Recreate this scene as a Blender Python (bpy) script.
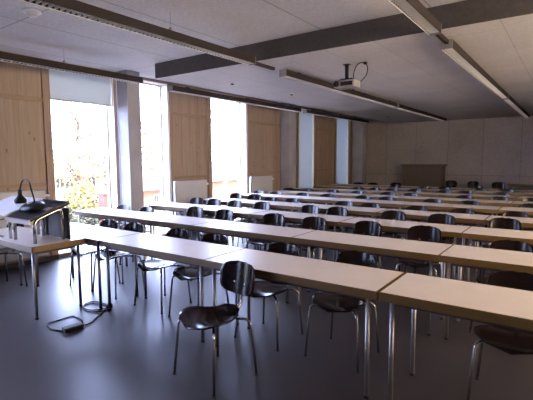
import bpy, bmesh, math, random
from mathutils import Vector, Matrix
random.seed(7)
R = math.radians
for o in list(bpy.data.objects):
    bpy.data.objects.remove(o)
SC = bpy.context.scene
COL = SC.collection

# ------------------------------------------------------------------ camera
cam = bpy.data.cameras.new('camera')
cam_o = bpy.data.objects.new('camera', cam)
COL.objects.link(cam_o)
SC.camera = cam_o
cam.sensor_fit = 'HORIZONTAL'
cam.sensor_width = 36.0
cam.lens = 36.0 * 424.4 / 533.0
YAW, PITCH, ROLL = 0.6226, 0.0971, -0.0059
fwd = Vector((-math.sin(YAW) * math.cos(PITCH), math.cos(YAW) * math.cos(PITCH), -math.sin(PITCH)))
right = Vector((math.cos(YAW), math.sin(YAW), 0))
up = right.cross(fwd)
r2 = right * math.cos(ROLL) + up * math.sin(ROLL)
u2 = up * math.cos(ROLL) - right * math.sin(ROLL)
M = Matrix((r2, u2, -fwd)).transposed().to_4x4()
M.translation = Vector((0, 0, 1.5584))
cam_o.matrix_world = M
cam.clip_start = 0.05
cam.clip_end = 400

# ------------------------------------------------------------------ sky, sun, exposure
W = bpy.data.worlds.new('sky')
SC.world = W
W.use_nodes = True
wn = W.node_tree
wn.nodes.clear()
wo = wn.nodes.new('ShaderNodeOutputWorld')
wb = wn.nodes.new('ShaderNodeBackground')
wr = wn.nodes.new('ShaderNodeValToRGB')
wg = wn.nodes.new('ShaderNodeTexCoord')
ws = wn.nodes.new('ShaderNodeSeparateXYZ')
wn.links.new(wg.outputs['Generated'], ws.inputs[0])
wn.links.new(ws.outputs['Z'], wr.inputs[0])
wr.color_ramp.elements[0].position = 0.0
wr.color_ramp.elements[0].color = (0.49, 0.525, 0.88, 1)
wr.color_ramp.elements[1].position = 0.8
wr.color_ramp.elements[1].color = (0.78, 0.90, 1.60, 1)
wx = wn.nodes.new('ShaderNodeMapRange')      # hazy warm light on the courtyard side, blue sky on the garden side
wx.inputs['From Min'].default_value = -0.15
wx.inputs['From Max'].default_value = 0.25
wn.links.new(ws.outputs['X'], wx.inputs['Value'])
wm = wn.nodes.new('ShaderNodeMix')
wm.data_type = 'RGBA'
wm.inputs[7].default_value = (0.90, 0.66, 0.47, 1)
wn.links.new(wx.outputs[0], wm.inputs[0])
wn.links.new(wr.outputs[0], wm.inputs[6])
wn.links.new(wm.outputs[2], wb.inputs[0])
wb.inputs[1].default_value = 10.0
wn.links.new(wb.outputs[0], wo.inputs[0])

sun = bpy.data.lights.new('sun', 'SUN')
sun.energy = 8.0
sun.angle = R(1.0)
sun.color = (1.0, 0.93, 0.82)
sun_o = bpy.data.objects.new('sun', sun)
COL.objects.link(sun_o)
sun_o.rotation_euler = Vector((-0.45, 0.62, -0.62)).to_track_quat('-Z', 'Y').to_euler()

SC.view_settings.view_transform = 'Standard'
SC.view_settings.look = 'None'
SC.view_settings.gamma = 1.0
SC.view_settings.use_curve_mapping = False
SC.view_settings.exposure = 1.7
SC.cycles.use_denoising = True
SC.cycles.max_bounces = 10
SC.cycles.diffuse_bounces = 8
SC.cycles.glossy_bounces = 4
SC.cycles.transparent_max_bounces = 12
SC.cycles.sample_clamp_indirect = 10.0


# ------------------------------------------------------------------ materials
def new_mat(name):
    m = bpy.data.materials.new(name)
    m.use_nodes = True
    return m, m.node_tree, m.node_tree.nodes['Principled BSDF']


def N(t, kind, **kw):
    n = t.nodes.new(kind)
    for k, v in kw.items():
        setattr(n, k, v)
    return n


def rgb(c):
    return (c[0], c[1], c[2], 1)


def coords(t, scale=(1, 1, 1), rot=(0, 0, 0), loc=(0, 0, 0)):
    tc = N(t, 'ShaderNodeTexCoord')
    mp = N(t, 'ShaderNodeMapping')
    mp.inputs['Scale'].default_value = scale
    mp.inputs['Rotation'].default_value = rot
    mp.inputs['Location'].default_value = loc
    t.links.new(tc.outputs['Object'], mp.inputs['Vector'])
    return mp.outputs['Vector']


def ramp(t, fac, stops):
    r = N(t, 'ShaderNodeValToRGB')
    e = r.color_ramp.elements
    e[0].position, e[0].color = stops[0][0], rgb(stops[0][1])
    e[1].position, e[1].color = stops[-1][0], rgb(stops[-1][1])
    for p, c in stops[1:-1]:
        x = e.new(p)
        x.color = rgb(c)
    t.links.new(fac, r.inputs[0])
    return r.outputs[0]


def mixc(t, fac, a, b, mode='MIX'):
    m = N(t, 'ShaderNodeMix', data_type='RGBA', blend_type=mode)
    if isinstance(fac, (int, float)):
        m.inputs[0].default_value = fac
    else:
        t.links.new(fac, m.inputs[0])
    for i, v in ((6, a), (7, b)):
        if isinstance(v, tuple):
            m.inputs[i].default_value = rgb(v)
        else:
            t.links.new(v, m.inputs[i])
    return m.outputs[2]


def bump(t, b, h, strength, dist=0.01):
    n = N(t, 'ShaderNodeBump')
    n.inputs['Strength'].default_value = strength
    n.inputs['Distance'].default_value = dist
    t.links.new(h, n.inputs['Height'])
    t.links.new(n.outputs[0], b.inputs['Normal'])


def mottled(name, c, var=0.08, scale=6, rough=0.6, metal=0.0, sc=(1, 1, 1), bmp=0.0, spec=0.5):
    """a plain colour with soft procedural variation"""
    m, t, b = new_mat(name)
    v = coords(t, sc)
    n = N(t, 'ShaderNodeTexNoise')
    n.inputs['Scale'].default_value = scale
    n.inputs['Detail'].default_value = 5
    t.links.new(v, n.inputs['Vector'])
    lo = tuple(x * (1 - var) for x in c)
    hi = tuple(min(1, x * (1 + var)) for x in c)
    t.links.new(ramp(t, n.outputs['Fac'], [(0.3, lo), (0.7, hi)]), b.inputs['Base Color'])
    b.inputs['Roughness'].default_value = rough
    b.inputs['Metallic'].default_value = metal
    b.inputs['Specular IOR Level'].default_value = spec
    if bmp:
        bump(t, b, n.outputs['Fac'], bmp)
    return m


def grained(name, c1, c2, axis='Z', rough=0.5, knots=False, scale=1.0):
    """timber with grain along one axis, boards and knots"""
    m, t, b = new_mat(name)
    s = {'Z': (14, 14, 0.9), 'X': (0.9, 14, 14), 'Y': (14, 0.9, 14)}[axis]
    v = coords(t, tuple(x * scale for x in s))
    n = N(t, 'ShaderNodeTexNoise')
    n.inputs['Scale'].default_value = 1.6
    n.inputs['Detail'].default_value = 6
    n.inputs['Distortion'].default_value = 0.6
    t.links.new(v, n.inputs['Vector'])
    c = ramp(t, n.outputs['Fac'], [(0.3, c1), (0.7, c2)])
    if knots:
        v2 = coords(t, (8.0, 8.0, 3.6))
        w = N(t, 'ShaderNodeTexVoronoi')
        w.inputs['Scale'].default_value = 1.0
        t.links.new(v2, w.inputs['Vector'])
        k = ramp(t, w.outputs['Distance'], [(0.05, (1, 1, 1)), (0.15, (0, 0, 0))])
        c = mixc(t, k, c, tuple(x * 0.45 for x in c1))
        v3 = coords(t, (1, 8.0, 0.02))
        w3 = N(t, 'ShaderNodeTexVoronoi')
        w3.inputs['Scale'].default_value = 1.0
        t.links.new(v3, w3.inputs['Vector'])
        tone = ramp(t, w3.outputs['Color'], [(0.0, (0.82, 0.82, 0.82)), (1.0, (1.1, 1.1, 1.1))])
        c = mixc(t, 1.0, c, tone, 'MULTIPLY')
    t.links.new(c, b.inputs['Base Color'])
    b.inputs['Roughness'].default_value = rough
    bump(t, b, n.outputs['Fac'], 0.08)
    return m


def panelled(name, c, bw, bh, rot, loc=(0, 0, 0), rough=0.75, line=0.55, mortar=0.006, speck=0.12, offset=0.0, spec=0.3):
    """sheets with thin joints"""
    m, t, b = new_mat(name)
    v = coords(t, (1, 1, 1), rot, loc)
    br = N(t, 'ShaderNodeTexBrick')
    br.offset = offset
    br.squash = 1.0
    br.inputs['Scale'].default_value = 1.0
    br.inputs['Brick Width'].default_value = bw
    br.inputs['Row Height'].default_value = bh
    br.inputs['Mortar Size'].default_value = mortar
    br.inputs['Mortar Smooth'].default_value = 0.2
    br.inputs['Color1'].default_value = rgb(c)
    br.inputs['Color2'].default_value = rgb(tuple(x * 0.95 for x in c))
    br.inputs['Mortar'].default_value = rgb(tuple(x * line for x in c))
    t.links.new(v, br.inputs['Vector'])
    n = N(t, 'ShaderNodeTexNoise')
    n.inputs['Scale'].default_value = 28
    n.inputs['Detail'].default_value = 8
    n2 = N(t, 'ShaderNodeTexNoise')
    n2.inputs['Scale'].default_value = 1.3
    n2.inputs['Detail'].default_value = 5
    tc = coords(t)
    t.links.new(tc, n.inputs['Vector'])
    t.links.new(tc, n2.inputs['Vector'])
    s = ramp(t, n.outputs['Fac'], [(0.3, (1 - speck,) * 3), (0.7, (1 + speck * 0.4,) * 3)])
    s2 = ramp(t, n2.outputs['Fac'], [(0.3, (1 - speck,) * 3), (0.7, (1.0,) * 3)])
    c1 = mixc(t, 1.0, br.outputs['Color'], s, 'MULTIPLY')
    c2 = mixc(t, 1.0, c1, s2, 'MULTIPLY')
    t.links.new(c2, b.inputs['Base Color'])
    b.inputs['Roughness'].default_value = rough
    b.inputs['Specular IOR Level'].default_value = spec
    bump(t, b, n.outputs['Fac'], 0.06)
    return m


def glass(name):
    m = bpy.data.materials.new(name)
    m.use_nodes = True
    t = m.node_tree
    t.nodes.clear()
    out = N(t, 'ShaderNodeOutputMaterial')
    tr = N(t, 'ShaderNodeBsdfTransparent')
    tr.inputs[0].default_value = (0.93, 0.97, 0.96, 1)
    gl = N(t, 'ShaderNodeBsdfGlossy')
    gl.inputs['Roughness'].default_value = 0.02
    fr = N(t, 'ShaderNodeLayerWeight')
    fr.inputs['Blend'].default_value = 0.12
    ma = N(t, 'ShaderNodeMath', operation='MULTIPLY')
    ma.inputs[1].default_value = 0.5
    t.links.new(fr.outputs['Fresnel'], ma.inputs[0])
    mx = N(t, 'ShaderNodeMixShader')
    t.links.new(ma.outputs[0], mx.inputs[0])
    t.links.new(tr.outputs[0], mx.inputs[1])
    t.links.new(gl.outputs[0], mx.inputs[2])
    t.links.new(mx.outputs[0], out.inputs[0])
    return m


def cloth(name, c, trans):
    m, t, b = new_mat(name)
    out = t.nodes['Material Output']
    n = N(t, 'ShaderNodeTexWave', wave_type='BANDS', bands_direction='Z')
    n.inputs['Scale'].default_value = 60
    t.links.new(coords(t), n.inputs['Vector'])
    col = ramp(t, n.outputs['Fac'], [(0.0, tuple(x * 0.96 for x in c)), (1.0, c)])
    t.links.new(col, b.inputs['Base Color'])
    b.inputs['Roughness'].default_value = 0.9
    tl = N(t, 'ShaderNodeBsdfTranslucent')
    t.links.new(col, tl.inputs[0])
    mx = N(t, 'ShaderNodeMixShader')
    mx.inputs[0].default_value = trans
    t.links.new(b.outputs[0], mx.inputs[1])
    t.links.new(tl.outputs[0], mx.inputs[2])
    t.links.new(mx.outputs[0], out.inputs[0])
    return m


def floor_mat():
    m, t, b = new_mat('polished_linoleum')
    n = N(t, 'ShaderNodeTexNoise')
    n.inputs['Scale'].default_value = 1.1
    n.inputs['Detail'].default_value = 7
    n2 = N(t, 'ShaderNodeTexNoise')
    n2.inputs['Scale'].default_value = 45
    n2.inputs['Detail'].default_value = 6
    v = coords(t)
    t.links.new(v, n.inputs['Vector'])
    t.links.new(v, n2.inputs['Vector'])
    c = ramp(t, n.outputs['Fac'], [(0.3, (0.023, 0.018, 0.020)), (0.7, (0.031, 0.025, 0.028))])
    s = ramp(t, n2.outputs['Fac'], [(0.3, (0.88, 0.88, 0.88)), (0.7, (1.08, 1.08, 1.08))])
    t.links.new(mixc(t, 1.0, c, s, 'MULTIPLY'), b.inputs['Base Color'])
    rr = N(t, 'ShaderNodeMapRange')
    rr.inputs['To Min'].default_value = 0.34
    rr.inputs['To Max'].default_value = 0.44
    t.links.new(n.outputs['Fac'], rr.inputs[0])
    t.links.new(rr.outputs[0], b.inputs['Roughness'])
    b.inputs['Specular IOR Level'].default_value = 0.72
    return m


MAT = dict(
    floor=floor_mat(),
    concrete=panelled('board_marked_concrete', (0.66, 0.63, 0.63), 2.35, 1.25, (0, 0, R(90)), rough=0.8, line=0.55, mortar=0.010, speck=0.13),
    beam=panelled('dark_grey_concrete', (0.10, 0.09, 0.088), 8, 4, (0, 0, 0), speck=0.2),
    acoustic=panelled('pale_acoustic_ceiling_board', (0.57, 0.535, 0.53), 2.0, 0.62, (0, 0, R(90)), line=0.72, mortar=0.006, speck=0.12, offset=0.5),
    backwall=panelled('grey_wall_board', (0.50, 0.44, 0.42), 1.1, 2.2, (R(90), 0, 0), (.24, .95, 0), line=0.55, mortar=0.008, speck=0.2),
    plaster=mottled('plain_plaster', (0.66, 0.58, 0.54), rough=0.9),
    darkfront=mottled('darkened_front_wall', (0.10, 0.09, 0.085), rough=0.9),  # unseen front wall, darkened so little light bounces from behind the camera
    pine=grained('knotty_pine_panel', (0.28, 0.20, 0.145), (0.36, 0.268, 0.205), 'Z', 0.55, True),
    pine_frame=grained('pine_frame_timber', (0.25, 0.168, 0.115), (0.33, 0.235, 0.165), 'Z', 0.5),
    pine_rail=grained('pine_rail_timber', (0.24, 0.155, 0.10), (0.31, 0.21, 0.14), 'Y', 0.5),
    jamb=grained('pale_window_jamb', (0.78, 0.72, 0.60), (0.84, 0.79, 0.68), 'Z', 0.5),
    column=mottled('smooth_column_concrete', (0.31, 0.30, 0.33), 0.1, 3, 0.8, bmp=0.1),
    winframe=mottled('grey_window_frame', (0.40, 0.40, 0.42), 0.05, 8, 0.4),
    glass=glass('window_glass'),
    blind=cloth('roller_blind_cloth', (0.56, 0.61, 0.62), 0.20),
    laminate=mottled('off_white_laminate', (0.66, 0.58, 0.51), 0.03, 9, 0.38, spec=0.45),
    beech=grained('beech_edging', (0.115, 0.058, 0.012), (0.15, 0.08, 0.018), 'X', 0.45, scale=2),
    chrome=mottled('chrome_tube', (0.42, 0.40, 0.40), 0.05, 10, 0.18, 1.0),
    steel=mottled('grey_steel_tube', (0.34, 0.32, 0.32), 0.06, 10, 0.42, 1.0),
    rubber=mottled('black_rubber', (0.015, 0.014, 0.015), 0.2, 30, 0.7),
    shell=mottled('dark_lacquered_plywood', (0.012, 0.007, 0.0065), 0.25, 7, 0.17, sc=(1, 9, 9), spec=0.22),
    radiator=mottled('white_radiator_enamel', (0.47, 0.47, 0.51), 0.03, 5, 0.5),
    lampbody=mottled('dark_luminaire_housing', (0.030, 0.023, 0.023), 0.06, 8, 0.6, spec=0.12),
    capgrey=mottled('grey_end_cap', (0.20, 0.185, 0.185), 0.05, 10, 0.5),
    louver=mottled('white_louver', (0.70, 0.68, 0.66), 0.05, 10, 0.35),
    blackplastic=mottled('black_plastic', (0.010, 0.009, 0.010), 0.15, 25, 0.45, spec=0.25),
    darkboard=mottled('black_lectern_board', (0.016, 0.015, 0.017), 0.15, 15, 0.55, spec=0.2),
    greyboard=mottled('dark_grey_board', (0.035, 0.031, 0.034), 0.1, 10, 0.5, spec=0.3),
    silver=mottled('brushed_silver', (0.55, 0.54, 0.56), 0.08, 20, 0.35, 0.9, (1, 1, 12)),
    whiteboard=mottled('white_sheet', (0.80, 0.80, 0.82), 0.02, 6, 0.4),
    projector=mottled('pale_grey_projector_case', (0.27, 0.245, 0.235), 0.05, 15, 0.45),
    cabinet=grained('brown_cabinet_veneer', (0.13, 0.088, 0.056), (0.18, 0.122, 0.08), 'X', 0.5),
    cabinet_side=mottled('dark_cabinet_side', (0.05, 0.04, 0.036), 0.1, 6, 0.5),
    grass=mottled('pale_gravel', (0.07, 0.065, 0.055), 0.3, 3, 0.95),
    house=mottled('white_house_render', (0.22, 0.22, 0.23), 0.05, 2, 0.9),
    roof=mottled('pinkish_roof_tile', (0.12, 0.09, 0.085), 0.15, 9, 0.85),
    brick=panelled('red_brick', (0.165, 0.105, 0.11), 0.25, 0.08, (R(90), 0, R(90)), line=1.3, mortar=0.012, offset=0.5),
    housepane=mottled('dim_window_pane', (0.045, 0.055, 0.075), 0.1, 4, 0.5, spec=0.1),
    bark=mottled('tree_bark', (0.085, 0.068, 0.07), 0.25, 12, 0.9),
    leaf=mottled('yellow_autumn_leaf', (0.17, 0.135, 0.06), 0.3, 1.5, 0.7),
    leaf2=mottled('orange_autumn_leaf', (0.19, 0.135, 0.07), 0.35, 1.5, 0.7),
    bush=mottled('yellow_green_leaf', (0.15, 0.14, 0.06), 0.35, 1.5, 0.7),
    hedge=mottled('dark_hedge_leaf', (0.028, 0.036, 0.034), 0.35, 1.5, 0.8),
    red=mottled('red_paint', (0.12, 0.03, 0.035), 0.1, 5, 0.6),
)


# ------------------------------------------------------------------ mesh helpers
def make(name, bm, mat, parent=None, smooth=False, loc=None, bevel=0.0):
    me = bpy.data.meshes.new(name)
    bmesh.ops.recalc_face_normals(bm, faces=bm.faces)
    bm.to_mesh(me)
    bm.free()
    if smooth:
        for p in me.polygons:
            p.use_smooth = True
    o = bpy.data.objects.new(name, me)
    COL.objects.link(o)
    me.materials.append(MAT[mat] if isinstance(mat, str) else mat)
    if parent:
        o.parent = parent
    if loc:
        o.location = loc
    if bevel:
        b = o.modifiers.new('bevel', 'BEVEL')
        b.width = bevel
        b.segments = 2
        b.limit_method = 'ANGLE'
    return o


def B():
    return bmesh.new()


def box(bm, x0, x1, y0, y1, z0, z1, rot=None, pivot=None):
    vs = [bm.verts.new(p) for p in ((x0, y0, z0), (x1, y0, z0), (x1, y1, z0), (x0, y1, z0),
                                    (x0, y0, z1), (x1, y0, z1), (x1, y1, z1), (x0, y1, z1))]
    for f in ((0, 3, 2, 1), (4, 5, 6, 7), (0, 1, 5, 4), (1, 2, 6, 5), (2, 3, 7, 6), (3, 0, 4, 7)):
        bm.faces.new([vs[i] for i in f])
    if rot is not None:
        bmesh.ops.rotate(bm, verts=vs, cent=pivot or (0, 0, 0), matrix=rot)
    return bm


def smooth_path(pts, n=6):
    """Catmull-Rom through the points"""
    P = [Vector(p) for p in pts]
    P = [P[0] * 2 - P[1]] + P + [P[-1] * 2 - P[-2]]
    out = []
    for i in range(1, len(P) - 2):
        for k in range(n):
            t = k / n
            a, b, c, d = P[i - 1], P[i], P[i + 1], P[i + 2]
            out.append(0.5 * ((2 * b) + (c - a) * t + (2 * a - 5 * b + 4 * c - d) * t * t + (3 * b - a - 3 * c + d) * t ** 3))
    out.append(P[-2])
    return out


def fillet(pts, r, n=4):
    """polyline with rounded corners"""
    P = [Vector(p) for p in pts]
    out = [P[0]]
    for i in range(1, len(P) - 1):
        a, b, c = P[i - 1], P[i], P[i + 1]
        d1, d2 = (a - b), (c - b)
        q = min(r, d1.length * 0.45, d2.length * 0.45)
        p1, p2 = b + d1.normalized() * q, b + d2.normalized() * q
        for k in range(n + 1):
            t = k / n
            out.append(p1 * (1 - t) ** 2 + b * 2 * t * (1 - t) + p2 * t * t)
    out.append(P[-1])
    return out


def tube(bm, pts, r, seg=8, cap=True):
    P = [Vector(p) for p in pts]
    rs = r if isinstance(r, (list, tuple)) else [r] * len(P)
    prev = None
    rings = []
    nrm = None
    for i, p in enumerate(P):
        d = (P[min(i + 1, len(P) - 1)] - P[max(i - 1, 0)]).normalized()
        if nrm is None:
            a = Vector((0, 0, 1)) if abs(d.z) < 0.9 else Vector((1, 0, 0))
            nrm = d.cross(a).normalized()
        else:
            nrm = (nrm - d * nrm.dot(d)).normalized()
        b = d.cross(nrm)
        rings.append([bm.verts.new(p + (nrm * math.cos(2 * math.pi * k / seg) + b * math.sin(2 * math.pi * k / seg)) * rs[i]) for k in range(seg)])
    for a, b in zip(rings, rings[1:]):
        for k in range(seg):
            bm.faces.new((a[k], a[(k + 1) % seg], b[(k + 1) % seg], b[k]))
    if cap:
        bm.faces.new(rings[0][::-1])
        bm.faces.new(rings[-1])
    return bm


def lathe(bm, prof, seg=16, cen=(0, 0, 0), axis=None):
    rings = []
    new = []
    for r, z in prof:
        ring = [bm.verts.new((r * math.cos(2 * math.pi * k / seg), r * math.sin(2 * math.pi * k / seg), z)) for k in range(seg)]
        rings.append(ring)
        new += ring
    for a, b in zip(rings, rings[1:]):
        for k in range(seg):
            bm.faces.new((a[k], a[(k + 1) % seg], b[(k + 1) % seg], b[k]))
    bm.faces.new(rings[0][::-1])
    bm.faces.new(rings[-1])
    if axis is not None:
        bmesh.ops.rotate(bm, verts=new, cent=(0, 0, 0), matrix=Vector((0, 0, 1)).rotation_difference(Vector(axis)).to_matrix())
    bmesh.ops.translate(bm, verts=new, vec=cen)
    return bm


def shell(bm, fn, nu, nv, thick):
    """closed thin sheet from fn(s,t) -> point, s,t in [-1,1]"""
    G = [[Vector(fn(-1 + 2 * i / nu, -1 + 2 * j / nv)) for i in range(nu + 1)] for j in range(nv + 1)]

    def nrm(j, i):
        a = G[j][min(i + 1, nu)] - G[j][max(i - 1, 0)]
        b = G[min(j + 1, nv)][i] - G[max(j - 1, 0)][i]
        c = a.cross(b)
        return c.normalized() if c.length > 1e-9 else Vector((0, 0, 1))
    top = [[bm.verts.new(G[j][i] + nrm(j, i) * thick / 2) for i in range(nu + 1)] for j in range(nv + 1)]
    bot = [[bm.verts.new(G[j][i] - nrm(j, i) * thick / 2) for i in range(nu + 1)] for j in range(nv + 1)]
    for j in range(nv):
        for i in range(nu):
            bm.faces.new((top[j][i], top[j][i + 1], top[j + 1][i + 1], top[j + 1][i]))
            bm.faces.new((bot[j][i], bot[j + 1][i], bot[j + 1][i + 1], bot[j][i + 1]))
    edge = [(0, i) for i in range(nu)] + [(j, nu) for j in range(nv)] + [(nv, i) for i in range(nu, 0, -1)] + [(j, 0) for j in range(nv, 0, -1)]
    for k in range(len(edge)):
        a, b = edge[k], edge[(k + 1) % len(edge)]
        bm.faces.new((top[a[0]][a[1]], bot[a[0]][a[1]], bot[b[0]][b[1]], top[b[0]][b[1]]))
    return bm


def thing(name, label, cat, loc=(0, 0, 0), rz=0.0, group=None):
    o = bpy.data.objects.new(name, None)
    COL.objects.link(o)
    o.empty_display_size = 0.1
    o.location = loc
    o.rotation_euler = (0, 0, rz)
    tag(o, label, cat, group)
    return o


def tag(o, label, cat, group=None):
    o['label'] = label
    o['category'] = cat
    if group:
        o['group'] = group
    return o


def struct(name, bm, mat, parent=None, bevel=0.0):
    o = make(name, bm, mat, parent, bevel=bevel)
    if parent is None:
        o['kind'] = 'structure'
    return o


KIDS = {}


def dup(root, loc, rz, label, group=None):
    r = root.copy()
    COL.objects.link(r)
    r.location = loc
    r.rotation_euler = (0, 0, rz)
    r['label'] = label
    if group:
        r['group'] = group
    for ch in KIDS_OF(root):
        c = ch.copy()
        COL.objects.link(c)
        c.parent = r
        for g in KIDS_OF(ch):
            d = g.copy()
            COL.objects.link(d)
            d.parent = c
    return r


def KIDS_OF(o):
    if o.name not in KIDS:
        KIDS[o.name] = [c for c in bpy.data.objects if c.parent == o]
    return KIDS[o.name]


ORD = ['zeroth', 'first', 'second', 'third', 'fourth', 'fifth', 'sixth', 'seventh', 'eighth', 'ninth', 'tenth', 'eleventh']

# ------------------------------------------------------------------ room shell
XW, XR, YF, YB = -6.56, 3.6, -3.4, 15.8
ZR, ZD = 3.08, 2.85            # raised concrete ceiling, dropped ceiling
YD, XD = 4.62, -5.49           # front and window-side edge of the dropped ceiling
struct('floor', box(B(), XW - .35, XR + .3, YF - .3, YB + .3, -0.25, 0), 'floor')
struct('ceiling', box(B(), XW - .35, XR + .3, YF - .3, YB + .3, ZR, ZR + .3), 'concrete')
struct('trim_1', box(B(), XD, XR, YD + .02, YB, ZD, ZR - .001), 'acoustic')
struct('trim_2', box(B(), XD - .004, XR, YD, YD + .019, ZD - .002, ZR - .001), 'beam')
struct('wall_back', box(B(), XW - .35, XR + .3, YB, YB + .3, 0, ZR), 'backwall')
ROPEN = [(1.7, 4.1), (4.6, 7.0)]
wrr = B()
ed = [YF] + [v for q in ROPEN for v in q] + [YB]
for i in range(0, len(ed), 2):
    box(wrr, XR, XR + .3, ed[i], ed[i + 1], 0, ZR)
for a, b in ROPEN:
    box(wrr, XR, XR + .3, a, b, 0, 1.0)
    box(wrr, XR, XR + .3, a, b, 2.55, ZR)
struct('wall_right', wrr, 'plaster')
for k, (a, b) in enumerate(ROPEN):
    struct('window_%d' % (20 + k), box(B(), XR + .14, XR + .15, a, b, 1.0, 2.55), 'glass')
struct('wall_front', box(B(), XW - .35, XR + .3, YF - .3, YF, 0, ZR), 'darkfront')

# openings in the window wall: y0, y1, blind bottom (or None)
ZS, ZH = 0.06, 3.03
OPEN = [(-3.0, -1.9, None), (0.3, 1.3, None), (3.45, 4.58, 2.51), (4.64, 5.80, None), (7.02, 8.29, None), (10.75, 11.70, 0.1), (13.2, 14.2, 0.1)]
wl = B()
edges = [YF] + [v for a, b, _ in OPEN for v in (a, b)] + [YB]
PIERS = [(edges[i], edges[i + 1]) for i in range(0, len(edges), 2)]
for a, b in PIERS:
    box(wl, XW - .3, XW, a, b, 0, ZR)
for a, b, _ in OPEN:
    box(wl, XW - .3, XW, a, b, ZH, ZR)
    box(wl, XW - .3, XW, a, b, 0, ZS)
struct('wall_left', wl, 'pine')

# timber posts and rails standing proud on each pier
n = 3
for a, b in PIERS:
    if b - a < 0.2:
        continue
    bm = B()
    for y0, y1 in ((a + .005, a + .10), (b - .115, b - .005)):
        box(bm, XW, XW + .035, y0, y1, 0, ZH)
    struct('trim_%d' % n, bm, 'pine_frame')
    n += 1
    bm = B()
    for z0, z1 in ((2.43, 2.50), (1.16, 1.21)):
        box(bm, XW, XW + .022, a + .10, b - .115, z0, z1)
    struct('trim_%d' % n, bm, 'pine_rail')
    n += 1

# windows: grey frame, pane, pale timber jambs
for k, (a, b, bl) in enumerate(OPEN):
    w = thing('window_%d' % (k + 1), '', '')
    del w['label'], w['category']
    w['kind'] = 'structure'
    xg = XW - .20
    fr = B()
    f = .035
    box(fr, xg - .03, xg + .03, a, a + f, ZS, ZH)
    box(fr, xg - .03, xg + .03, b - f, b, ZS, ZH)
    box(fr, xg - .03, xg + .03, a + f, b - f, ZS, ZS + f)
    box(fr, xg - .03, xg + .03, a + f, b - f, ZH - f, ZH)
    make('window_frame', fr, 'winframe', w)
    make('pane', box(B(), xg - .004, xg + .004, a + f, b - f, ZS + f, ZH - f), 'glass', w)
    jb = B()
    box(jb, xg + .03, XW + .005, b - .012, b, ZS, ZH)
    box(jb, xg + .03, XW + .005, a, a + .012, ZS, ZH)
    box(jb, xg + .03, XW + .005, a + .012, b - .012, ZH - .012, ZH)
    make('jamb', jb, 'jamb', w)
    make('window_sill', box(B(), xg + .03, XW + .02, a + .012, b - .012, ZS, ZS + .02), 'jamb', w)
    if bl is not None:
        lab = {2: 'pale blue roller blind partly lowered at the top of the wide first window', 5: 'fully lowered pale blue roller blind beside the second concrete column',
               6: 'fully lowered narrow pale blue blind nearest the back corner'}[k]
        t = thing('roller_blind', lab, 'blind', (XW - .045, (a + b) / 2, 0), 0, 'roller blinds')
        hw = (b - a) / 2 - .016
        make('blind_cloth', box(B(), -.002, .002, -hw, hw, bl, ZH - .045), 'blind', t)
        make('bottom_rail', box(B(), -.009, .009, -hw, hw, bl - .025, bl), 'winframe', t)
        tb = B()
        tube(tb, [(0, -hw, ZH - .04), (0, hw, ZH - .04)], .024, 10)
        make('roller', tb, 'winframe', t, True)

# concrete columns in front of the window wall
for k, (x0, x1, y0, y1, lab) in enumerate([(-6.535, -6.24, 4.63, 4.90, 'grey concrete column between the first two bright windows'),
                                           (-6.535, -6.24, 9.77, 10.12, 'grey concrete column beside the lowered blind, middle of the window wall'),
                                           (-6.535, -6.12, 14.45, 14.75, 'grey concrete column nearest the back corner of the room')]):
    c = struct('trim_%d' % (30 + k), box(B(), x0, x1, y0, y1, 0, ZR), 'column', bevel=.008)

bb = B()
for a, b in PIERS:
    box(bb, XW + .036, XW + .05, a + .02, b - .02, 0, .07)
struct('baseboard_left', bb, 'greyboard')
struct('baseboard_back', box(B(), XW + .02, XR, YB - .014, YB, 0, .07), 'cabinet_side')

# ------------------------------------------------------------------ radiators
RAD = [(1.75, 3.24, 'white panel radiator on the wood wall behind the desk lamp'),
       (5.82, 6.74, 'white panel radiator between the column and the third window'),
       (8.30, 9.24, 'white panel radiator on the darker wood panel past the third window')]
for y0, y1, lab in RAD:
    t = thing('panel_radiator', lab, 'radiator', (XW + .03, (y0 + y1) / 2, 0.12), 0, 'panel radiators')
    h = (y1 - y0) / 2
    bm = box(B(), .05, .10, -h, h, 0, .985)
    make('panel', bm, 'radiator', t, bevel=.008)
    g = B()
    for i in range(int(2 * h / .03)):
        y = -h + .02 + i * .03
        box(g, .045, .105, y, y + .018, 0.9851, .993)
    make('grille', g, 'radiator', t)
    br = B()
    for y in (-h * .7, h * .7):
        box(br, .008, .05, y - .02, y + .02, .1, .9)
    make('wall_bracket', br, 'radiator', t)
    v = B()
    lathe(v, [(.012, 0), (.02, .01), (.022, .05), (.016, .07)], 10, (.075, h, .90), (0, 1, 0))
    make('thermostat_valve', v, 'whiteboard', t, True)

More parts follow.
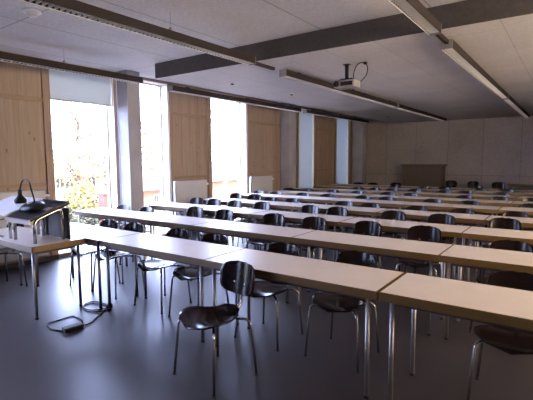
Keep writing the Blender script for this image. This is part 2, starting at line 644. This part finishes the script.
# ------------------------------------------------------------------ ceiling lights
LIGHTS = [
    (-5.74, 0.2, 4.52, True, 'long hung louvre light along the windows, nearest the camera'),
    (-5.74, 5.15, 9.45, False, 'ceiling light along the window wall, above the second and third radiators'),
    (-5.74, 9.75, 13.9, False, 'ceiling light along the window wall, ending at the back corner'),
    (-3.45, -0.6, 4.50, True, 'long hung louvre light crossing the top left of the view'),
    (-3.45, 5.24, 10.0, False, 'long ceiling light running behind the projector'),
    (-3.45, 10.15, 14.85, False, 'far ceiling light in the middle row, ending at the back wall'),
    (-1.17, -0.6, 4.52, True, 'hung light at the top right, nearest the camera'),
    (-1.17, 5.02, 9.95, False, 'long ceiling light right of the projector, just past the beam'),
    (-1.17, 10.1, 15.3, False, 'far ceiling light on the right, ending at the back wall'),
]
for x, y0, y1, hung, lab in LIGHTS:
    z = 2.785 if hung else 2.745
    L = y1 - y0
    t = thing('linear_ceiling_light', lab, 'ceiling light', (x, y0, z), 0, 'rows of linear ceiling lights')
    hb = B()
    box(hb, -.055, -.048, 0, L, .0, .085)
    box(hb, .048, .055, 0, L, .0, .085)
    box(hb, -.048, .048, 0, L, .055, .085)
    make('housing', hb, 'lampbody', t)
    lv = B()
    box(lv, -.060, -.0555, 0, L, -.006, .012)
    i = 0
    y = .02
    while y < L - .02:
        box(lv, -.0475, .0475, y, y + .006, -.004, .022)
        y += .05
    make('louvre', lv, 'louver', t)
    make('reflector', box(B(), -.0475, .0475, 0, L, .045, .0545), 'louver', t)
    tb = B()
    tube(tb, [(0, .02, .034), (0, L - .02, .034)], .008, 8)
    make('tube', tb, 'whiteboard', t, True)
    for q in (-.012, L):
        make('end_cap', box(B(), -.061, .056, q, q + .012, -.008, .087), 'capgrey', t)
    if hung:
        for y in (3.25 - y0, 1.2 - y0) if x < -5 else (3.12 - y0, 1.0 - y0):
            wr_ = B()
            tube(wr_, [(0, y, .085), (0, y, ZR - z)], .0022, 6)
            lathe(wr_, [(.02, .085), (.02, .115), (.008, .135)], 10, (0, y, 0))
            make('hanging_wire', wr_, 'steel', t)
    else:
        for y in (.4, L / 2, L - .4):
            make('ceiling_mount', box(B(), -.03, .03, y - .04, y + .04, .085, ZD - z), 'lampbody', t)
# thin trunking that links the hung run to the ceiling run
for x, lab in ((-3.45, 'thin dark cable trunking joining the lights near the projector'), (-1.17, 'thin dark cable trunking joining the two lights at the right')):
    o = make('cable_trunking', box(B(), x - .02, x + .02, 4.54, 5.0, 2.785, 2.825), 'lampbody')
    tag(o, lab, 'cable trunking', 'light trunkings')

# small ceiling fittings
for x, y, lab in ((-4.787, 5.685, 'small round ceiling spot nearest the beam corner'), (-4.631, 7.34, 'small round ceiling spot left of the projector'),
                  (-4.678, 12.87, 'small round ceiling spot near the back left corner'), (-3.562, 13.57, 'small round ceiling spot near the back wall above the cabinet')):
    t = thing('ceiling_spot', lab, 'ceiling fitting', (x, y, ZD), 0, 'small ceiling spots')
    make('ring', lathe(B(), [(.05, -.001), (.05, -.012), (.035, -.016)], 18), 'whiteboard', t, True)
    make('lens', lathe(B(), [(.033, -.0161), (.03, -.025), (.012, -.034)], 14), 'lampbody', t, True)
t = thing('smoke_detector', 'round white smoke detector on the concrete ceiling above the hung light', 'smoke detector', (-4.576, 2.27, ZR))
make('base', lathe(B(), [(.09, -.001), (.09, -.02), (.075, -.028)], 22), 'whiteboard', t, True)
make('sensor_head', lathe(B(), [(.055, -.0281), (.05, -.05), (.03, -.062)], 18), 'louver', t, True)

# ------------------------------------------------------------------ projector
t = thing('ceiling_projector', 'grey projector hanging from the dropped ceiling with a looped black cable', 'projector', (-2.60, 5.55, ZD))
p = B()
box(p, -.04, .04, -.04, .04, -.010, -.001)
make('ceiling_plate', p, 'blackplastic', t)
p = B()
tube(p, [(0, 0, -.012), (0, 0, -.20)], .026, 12)
make('mount_pole', p, 'blackplastic', t, True)
p = B()
box(p, -.08, .10, -.05, .05, -.222, -.20)
make('mount_bracket', p, 'blackplastic', t)
ca = make('case', box(B(), -.15, .16, -.11, .11, -.325, -.223), 'projector', t, bevel=.02)
make('lens', lathe(B(), [(.036, 0), (.038, .03), (.030, .04), (.026, .028)], 18, (-.10, -.105, -.276), (0, -1, 0)), 'blackplastic', ca, True)
vt = B()
box(vt, -.04, .135, -.116, -.1101, -.303, -.25)
make('front_vent', vt, 'blackplastic', ca)
p = B()
tube(p, smooth_path([(.10, .05, -.225), (.09, .02, -.15), (.14, 0, -.04), (.21, .0, -.005), (.27, .02, -.03), (.29, .03, -.09), (.26, .05, -.17), (.17, .08, -.24)]), .006, 8)
make('cable', p, 'blackplastic', t, True)
p = B()
box(p, .24, .28, 0, .04, -.03, -.001)
make('ceiling_socket', p, 'blackplastic', t)

# ------------------------------------------------------------------ tables
TW, TD, TH, TK = 1.48, 0.551, 0.735, 0.056   # length, depth, height, top thickness


def build_table(name, w, label, loc, group):
    """origin at the floor below the front left corner"""
    t = thing(name, label, 'table', loc, 0, group)
    e = .008
    g = .003
    make('tabletop', box(B(), g + e, w - g - e, e, TD - e, TH - TK, TH), 'laminate', t)
    bm = B()
    z0, z1 = TH - TK - .001, TH + .0004
    box(bm, g, w - g, 0, e, z0, z1)
    box(bm, g, w - g, TD - e, TD, z0, z1)
    box(bm, g, g + e, e, TD - e, z0, z1)
    box(bm, w - g - e, w - g, e, TD - e, z0, z1)
    make('wood_edging', bm, 'beech', t, bevel=.003)
    zf = TH - TK - .002
    fr = B()
    box(fr, .09, w - .09, .060, .075, zf - .03, zf)
    box(fr, .09, w - .09, TD - .075, TD - .060, zf - .03, zf)
    box(fr, .068, .083, .075, TD - .075, zf - .03, zf)
    box(fr, w - .083, w - .068, .075, TD - .075, zf - .03, zf)
    make('under_frame', fr, 'greyboard', t)
    for x in (.075, w - .075):
        for y in (.045, TD - .045):
            bm = B()
            tube(bm, [(x, y, .012), (x, y, zf)], .0155, 10)
            l = make('leg', bm, 'steel', t, True)
            make('foot_cap', lathe(B(), [(.0168, 0), (.0168, .014), (.0158, .016)], 10, (x, y, 0)), 'rubber', l, True)
    return t


ROWY = [2.476, 3.72, 4.98, 6.19, 7.50, 8.66, 9.88, 11.05, 11.97]
ROWG = [-.932, -.878, -.945, -.905, -.910, -.845, -.909, -.904, -.857]      # the joint seen furthest right
GT = 'rows of white tables with wood edging'
proto = None
RN = ['front', 'second', 'third', 'fourth', 'fifth', 'sixth', 'seventh', 'eighth', 'rearmost']
JOINTS = {0: (-2.418, -3.896), 1: (-2.354, -3.832), 2: (-2.421, -3.900)}       # rows whose tables have shifted a little
for i, (y, gx) in enumerate(zip(ROWY, ROWG)):
    names = ['rightmost', 'second from the right', 'third from the right', 'fourth from the right']
    J = JOINTS.get(i, (gx - TW, gx - 2 * TW))
    xs = [gx, J[0], J[1], J[1] - TW]
    for j in range(4):
        lab = 'white wood-edged table, %s in the %s table row' % (names[j], RN[i])
        jit = (random.random() - .5) * .012
        if proto is None:
            proto = build_table('long_table', TW, lab, (xs[j], y, 0), GT)
        else:
            dup(proto, (xs[j], y + jit, 0), 0, lab, GT)
    if i >= 1:
        left = (-6.50 if i == 1 else -6.22)
        x = xs[3]
        if x - left > .5:
            build_table('short_table', x - left, 'short white wood-edged table at the window end of the %s table row' % RN[i], (left, y, 0), 'short tables by the windows')
build_table('long_table', TW, 'white wood-edged table carrying the lectern, in front of the rows', (-4.115 - TW, 1.915, 0), GT)
t = build_table('long_table', TW, 'white wood-edged table against the back wall, right of the chairs', (-1.62, 15.15, 0), GT)

# ------------------------------------------------------------------ chairs
CG = 'dark plywood shell chairs with chrome legs'


def seat_fn(s, t_):
    v = (t_ + 1) / 2
    v = v ** 0.9
    y = -.245 + .435 * v
    if v < .42:
        wd = .215 * math.sqrt(max(0.0, 1 - (1 - v / .42) ** 2.4)) + .004
    else:
        k = (v - .42) / .58
        wd = .215 - .135 * (3 * k * k - 2 * k ** 3)
        if k > .93:
            wd *= math.sqrt(max(.05, 1 - ((k - .93) / .07) ** 2))
    x = s * wd
    z = .438 + .030 * (x / .215) ** 2 - .018 * max(0, (.22 - v) / .22) ** 2 + .035 * max(0, (v - .62) / .38) ** 2
    return (x, y, z)


def back_fn(s, t_):
    tt = math.sin(t_ * math.pi / 2 * .97)
    zc, hz, hx = .665, .120, .186
    wd = hx * (1 - abs(tt) ** 3.6) ** (1 / 3.4) + .002
    wd *= (1.0 - .05 * (1 - tt) / 2)
    x = s * wd
    z = zc + hz * tt
    y = .262 + (z - zc) * .16 - .055 * (x / .19) ** 2
    return (x, y, z)


def build_chair(label, loc, rz):
    c = thing('shell_chair', label, 'chair', loc, rz, CG)
    make('seat', shell(B(), seat_fn, 14, 16, .011), 'shell', c, True)
    bk = make('backrest', shell(B(), back_fn, 14, 12, .011), 'shell', c, True)
    for x in (-.055, .055):
        make('bolt', lathe(B(), [(.009, 0), (.008, .004), (.003, .006)], 10, (x, .247, .628), (0, -1, .16)), 'chrome', bk, True)
    bm = B()
    tube(bm, fillet([(0, .02, .418), (0, .20, .424), (0, .265, .47), (0, .272, .64)], .04, 5), .0115, 8)
    make('back_strut', bm, 'chrome', c, True)
    for s in (-1, 1):
        for pts in ([(s * .225, -.20, .012), (s * .198, -.17, .405), (s * .15, -.135, .425), (s * .02, -.03, .422)],
                    [(s * .215, .20, .012), (s * .185, .180, .385), (s * .155, .165, .412), (s * .02, .06, .416)]):
            bm = B()
            tube(bm, fillet(pts, .03, 4), .0095, 8)
            l = make('leg', bm, 'chrome', c, True)
            make('foot_cap', lathe(B(), [(.0115, 0), (.0115, .014), (.0098, .018)], 10, (pts[0][0], pts[0][1], 0)), 'rubber', l, True)
    return c


chair0 = build_chair('dark shell chair standing alone in front of the front table row', (-2.02, 2.17, 0), -.14)

CH = {
    1: [(-4.81, 3.25), (-4.32, 3.25), (-3.53, 3.24), (-2.97, 3.23), (-2.11, 3.22), (-1.43, 3.27), (-.26, 3.27)],
    2: [(-6.20, 4.47), (-5.62, 4.47), (-4.95, 4.93), (-4.32, 4.93), (-3.39, 4.93), (-2.74, 4.93), (-2.02, 4.95), (-1.32, 4.95), (-.445, 4.50)],
    3: [(-6.12, 6.14), (-5.64, 6.14), (-5.13, 6.13), (-4.50, 6.15), (-3.53, 6.15), (-3.01, 6.15), (-2.10, 6.15), (-1.43, 6.13), (-.66, 6.15)],
    4: [(-6.18, 7.44), (-5.62, 7.42), (-4.90, 7.00), (-4.42, 7.05), (-3.32, 7.05), (-2.79, 7.00), (-1.99, 6.97), (-1.32, 6.96), (-.63, 6.96)],
    5: [(-6.2, 8.31), (-5.68, 8.32), (-4.93, 8.31), (-4.29, 8.31), (-3.47, 8.31), (-2.99, 8.31), (-2.11, 8.31), (-1.47, 8.31), (-.55, 8.31)],
    6: [(-6.07, 9.48), (-5.50, 9.49), (-4.79, 9.48), (-4.14, 9.48), (-3.38, 9.49), (-2.89, 9.48), (-1.78, 9.48), (-1.15, 9.48), (-.58, 9.48)],
    7: [(-4.66, 10.71), (-4.19, 10.72), (-3.72, 10.74), (-3.14, 10.70), (-2.46, 10.70), (-1.98, 10.70), (-1.26, 10.70)],
    8: [(-4.04, 11.86), (-3.23, 11.86), (-2.73, 11.86), (-1.87, 11.86), (-1.30, 11.86)],
    9: [(-5.56, 12.80), (-5.08, 12.80), (-4.48, 13.2), (-2.12, 12.80)],
}
for r in CH:
    n = len(CH[r])
    prev = None
    for k, (x, y) in enumerate(CH[r]):
        place = ORD[k + 1] if k < n - 1 else 'last'
        lab = 'dark shell chair behind the %s table row, %s of %d counted from the windows' % (RN[r - 1], place, n)
        rz = (random.random() - .5) * .16
        if prev is not None and abs(x - prev) < .42:
            rz = 0
        prev = x
        dup(chair0, (x + .02, y - .275, 0), rz, lab, CG)
dup(chair0, (-5.62, 2.30 - .08, 0), .1, 'dark shell chair left of the lectern table, cut off by the picture edge', CG)
# spare chairs against the back wall
for x, y, rz, lab in ((-3.20, 15.1, .4, 'dark shell chair at the back wall beside the cabinet'), (-2.66, 15.0, -.3, 'dark shell chair at the back wall, second from the cabinet'),
                      (-1.80, 14.8, .15, 'dark shell chair at the back wall nearest the long table there')):
    dup(chair0, (x, y, 0.0), rz, lab, CG)
bpy.context.view_layer.update()

# ------------------------------------------------------------------ cabinet at the back wall
t = thing('slatted_cabinet', 'wide brown cabinet with a slatted front at the back wall', 'cabinet', (-4.27, 15.32, 0))
make('carcass', box(B(), -.68, .68, .02, .45, 0, 1.27), 'cabinet_side', t)
sl = B()
z = .03
while z < 1.24:
    box(sl, -.66, .66, 0, .019, z, z + .052)
    z += .058
make('slatted_front', sl, 'cabinet', t)
make('top_board', box(B(), -.73, .73, -.04, .46, 1.27, 1.33), 'cabinet', t, bevel=.004)
make('plinth', box(B(), -.66, .66, .003, .0195, 0, .029), 'cabinet_side', t)

# ------------------------------------------------------------------ lectern on the front table
t = thing('table_lectern', 'sloping black lectern on chrome tube loops standing on the front left table', 'lectern', (-4.66, 1.95, TH))
sl_rot = Matrix.Rotation(math.atan2(.135, .40), 3, 'X')


def slope(bm, x0, x1, y0, y1, z0, z1):
    """a box lying in the plane of the sloping top; y measured up the slope"""
    return box(bm, x0, x1, y0, y1, z0, z1, sl_rot, (0, 0, 0))


def lift(bm, dz):
    bmesh.ops.translate(bm, verts=bm.verts, vec=(0, 0, dz))
    return bm


H0 = .232
make('reading_board', lift(slope(B(), -.03, .48, 0, .425, 0, .016), H0), 'darkboard', t)
lp = B()
slope(lp, -.03, .48, -.016, 0, -.028, .020)
make('front_lip', lift(lp, H0), 'steel', t)
lp = B()
slope(lp, -.03, .48, .41, .425, .0161, .034)
slope(lp, .468, .48, 0, .41, .0161, .026)
make('raised_rim', lift(lp, H0), 'greyboard', t)
make('back_panel', box(B(), -.02, .47, .385, .398, .003, .33), 'greyboard', t)
for x in (-.01, .40):
    bm = B()
    tube(bm, fillet([(x, .07, .0008), (x, .07, H0 - .005), (x, .36, H0 + .10), (x, .36, .0008)], .07, 6), .017, 10)
    make('tube_leg', bm, 'chrome', t, True)
make('sticker', lift(slope(B(), .30, .40, .22, .29, .0161, .0168), H0), 'silver', t)

t = thing('reading_desk_panel', 'white sloping panel on the table, left of the black lectern', 'panel', (-5.18, 1.95, TH))
make('white_top', lift(slope(B(), -.25, .475, 0, .425, 0, .014), H0 + .02), 'whiteboard', t)
for x in (-.2, .40):
    bm = B()
    tube(bm, fillet([(x, .07, .0008), (x, .07, H0 + .005), (x, .36, H0 + .115), (x, .36, .0008)], .07, 6), .016, 10)
    make('tube_leg', bm, 'chrome', t, True)

# gooseneck lamp clamped on the lectern
t = thing('gooseneck_lamp', 'small black gooseneck lamp on an oval base, standing on the lectern', 'lamp', (-4.49, 2.13, TH + H0 + .10))
bz = TH + H0 + .10
bm = B()
lathe(bm, [(.10, 0.0), (.112, .010), (.108, .030), (.08, .046), (.03, .050)], 24)
bmesh.ops.scale(bm, verts=bm.verts, vec=(1.5, .95, 1))
bmesh.ops.rotate(bm, verts=bm.verts, cent=(0, 0, 0), matrix=sl_rot)
base = make('base', bm, 'blackplastic', t, True)
bm = B()
lathe(bm, [(.022, 0), (.022, .01), (.012, .016)], 12, (-.03, -.02, .046), (0, -.35, 1))
make('switch', bm, 'silver', base, True)
bm = B()
tube(bm, smooth_path([(.03, 0, .05), (.005, .01, 1.165 - bz), (-.04, .01, 1.255 - bz), (-.075, .01, 1.325 - bz), (-.14, .01, 1.355 - bz), (-.225, .01, 1.335 - bz), (-.275, .01, 1.27 - bz), (-.29, .01, 1.235 - bz)]), .0085, 10)
make('gooseneck', bm, 'blackplastic', t, True)
bm = B()
lathe(bm, [(.020, .02), (.022, -.03), (.026, -.045), (.058, -.085), (.060, -.10), (.056, -.125), (.03, -.128)], 22, (-.293, .01, 1.225 - bz))
make('lamp_shade', bm, 'blackplastic', t, True)

bm = B()
z = TH + .008
tube(bm, smooth_path([(-4.66, 2.05, TH + .245), (-4.77, 1.90, TH + .20), (-4.80, 1.885, TH + .10), (-4.86, 1.96, z + .012), (-4.95, 2.02, z), (-5.1, 2.0, z)]), .0045, 8)
o = make('lamp_cable', bm, 'blackplastic', smooth=True)
tag(o, 'thin black cable hanging from the lectern onto the table', 'cable')

# ------------------------------------------------------------------ power adapter and cable on the floor
t = thing('power_adapter', 'black power adapter with looped cable on the floor below the front tables', 'power adapter', (-3.67, 2.03, 0))
bx_ = B()
box(bx_, -.04, .04, -.085, .085, 0, .035)
bmesh.ops.rotate(bx_, verts=bx_.verts, cent=(0, 0, 0), matrix=Matrix.Rotation(R(-8), 3, 'Z'))
make('adapter_case', bx_, 'blackplastic', t, bevel=.006)


def fl(pts, z=.006):
    return [(x + 3.67, y - 2.03, z) for x, y in pts]


bm = B()
tube(bm, fillet(fl([(-3.68, 1.95), (-3.82, 1.91), (-3.985, 1.95), (-3.98, 2.21), (-3.81, 2.20), (-3.74, 2.17)]), .03, 4), .0055, 8)
tube(bm, smooth_path(fl([(-3.66, 2.11), (-3.66, 2.2), (-3.74, 2.32), (-3.84, 2.46), (-3.92, 2.55), (-4.02, 2.57), (-4.14, 2.52), (-4.15, 2.43), (-4.03, 2.37), (-3.90, 2.38), (-3.84, 2.46), (-3.90, 2.54), (-4.03, 2.60), (-4.19, 2.58), (-4.2, 2.48), (-4.1, 2.40), (-3.96, 2.41), (-3.89, 2.52)], .007)), .0055, 8)
make('cable', bm, 'blackplastic', t, True)
bm = B()
lathe(bm, [(.014, 0), (.024, .02), (.026, .06), (.02, .07)], 12, (-.235, .50, .026), (.6, .8, 0))
make('plug', bm, 'blackplastic', t, True)

# ------------------------------------------------------------------ outside the windows
GZ = -1.6
struct('ground_outside', box(B(), -140, XW - .36, -90, 140, GZ - .2, GZ), 'grass')


def leaves(bm, cen, rad, n, size, seed):
    rn = random.Random(seed)
    for _ in range(n):
        while True:
            v = Vector((rn.uniform(-1, 1), rn.uniform(-1, 1), rn.uniform(-1, 1)))
            if v.length < 1:
                break
        c = Vector(cen) + Vector((v.x * rad[0], v.y * rad[1], v.z * rad[2]))
        a = Vector((rn.uniform(-1, 1), rn.uniform(-1, 1), rn.uniform(-1, 1))).normalized() * size * rn.uniform(.6, 1.2)
        b = a.cross(Vector((rn.uniform(-1, 1), rn.uniform(-1, 1), rn.uniform(-1, 1)))).normalized() * size * .6
        bm.faces.new([bm.verts.new(c + p) for p in (a, b, -a, -b)])
    return bm


def tree(label, x, y, h, cr, leafmat, seed, nl, size=.09, trunk_r=.13):
    rn = random.Random(seed)
    t = thing('autumn_tree', label, 'tree', (x, y, GZ), 0, 'trees outside the windows')
    tr = B()
    tube(tr, smooth_path([(0, 0, 0), (.04, .06, h * .3), (-.03, -.02, h * .6), (.05, .05, h)]), [trunk_r * (1 - .85 * k / 18) for k in range(19)], 8)
    tips = []
    for k in range(16):
        z0 = h * rn.uniform(.38, .85)
        a = rn.uniform(0, 6.28)
        l = cr * rn.uniform(.6, 1.1)
        tip = (math.cos(a) * l, math.sin(a) * l, z0 + l * rn.uniform(.4, 1.0))
        mid = (math.cos(a) * l * .5, math.sin(a) * l * .5, z0 + l * rn.uniform(.1, .35))
        P = smooth_path([(0, 0, z0), mid, tip], 4)
        tube(tr, P, [trunk_r * .35 * (1 - .8 * q / 8) for q in range(9)], 6)
        tips += [mid, tip]
    make('trunk', tr, 'bark', t, True)
    lf = B()
    for q, p in enumerate(tips):
        leaves(lf, p, (cr * .35,) * 3, nl // len(tips), size, seed * 77 + q)
    make('foliage', lf, leafmat, t)
    return t


def bush(name, label, cat, x, y, rad, n, mat, seed, size=.08):
    o = make(name, leaves(B(), (0, 0, rad[2] * .9), rad, n, size, seed), mat, loc=(x, y, GZ))
    tag(o, label, cat, 'shrubs outside the windows')
    return o


tree('bare yellow autumn tree seen through the first window', -15, 8.85, 5.6, 1.5, 'leaf', 3, 1500, .055)
tree('orange autumn tree seen past the concrete column', -17, 14.9, 5.4, 2.2, 'leaf2', 5, 1500, .12)
tree('yellow autumn tree at the right of the first window', -19, 12.6, 4.6, 1.3, 'leaf', 8, 420)
bush('garden_bush', 'yellow-green bush at the foot of the bare tree', 'bush', -13.4, 8.0, (.7, .75, 1.3), 2200, 'bush', 11)
bush('garden_bush', 'second yellow-green bush right of the bare tree', 'bush', -13.2, 9.5, (.55, .55, 1.1), 1400, 'bush', 12)
bush('dark_hedge', 'low dark hedge below the first window', 'hedge', -11.6, 6.4, (.6, 1.7, .95), 3000, 'hedge', 13)


def house(name, label, x, y0, y1, depth, h, mat, wins, group=None):
    """gabled house whose long wall faces the school at x"""
    t = thing(name, label, 'house', (x, (y0 + y1) / 2, GZ), 0, group)
    w = (y1 - y0) / 2
    make('wall', box(B(), -depth, 0, -w, w, 0, h), mat, t)
    rf = B()
    v = [rf.verts.new(p) for p in ((.4, -w - .3, h), (.4, w + .3, h), (-depth - .4, w + .3, h), (-depth - .4, -w - .3, h), (-depth / 2, -w - .3, h + 1.5), (-depth / 2, w + .3, h + 1.5))]
    for f in ((0, 1, 5, 4), (2, 3, 4, 5), (0, 4, 3), (1, 2, 5), (0, 3, 2, 1)):
        rf.faces.new([v[i] for i in f])
    make('roof', rf, 'roof', t)
    for yy, zz, ww, hh in wins:
        fr = B()
        box(fr, .001, .04, yy - ww, yy + ww, zz - hh, zz + hh)
        f = make('house_window', fr, 'whiteboard', t)
        pn = B()
        for s in (-1, 1):
            box(pn, .041, .05, yy + s * ww * .47 - ww * .4, yy + s * ww * .47 + ww * .4, zz - hh * .88, zz + hh * .88)
        make('window_pane', pn, 'housepane', f)
    return t


house('white_house', 'white house with two dark windows behind the bare tree', -22, 8.0, 14.6, 6, 2.25, 'house',
      [(.57, 1.92, .25, .3), (1.08, 1.87, .25, .3), (-1.2, 1.9, .3, .3), (2.4, 1.9, .25, .3)])
house('brick_house', 'red brick house seen low through the second window', -22, 16.9, 20.2, 5, 1.2, 'brick', [(-.3, .6, .2, .25), (.9, .6, .2, .25)], 'brick houses')
house('brick_house', 'red brick house seen low through the third window', -22, 23.0, 28.5, 5, 1.5, 'brick', [(-.9, .75, .3, .3), (1.2, .75, .3, .3)], 'brick houses')
t = thing('red_bin', 'narrow red cabinet standing outside at the right of the first window', 'bin', (-12.5, 8.22, GZ))
make('body', box(B(), -.15, .15, -.12, .12, 0, 2.0), 'red', t, bevel=.02)
make('lid', box(B(), -.17, .17, -.14, .14, 2.0, 2.06), 'red', t)
o = make('white_crane_boom', tube(B(), [(-21, 22.6, GZ), (-21, 26.6, GZ + 4.0)], .13, 8), 'winframe', smooth=True)
tag(o, 'slanting grey pole outside the third window in front of the brick house', 'pole')
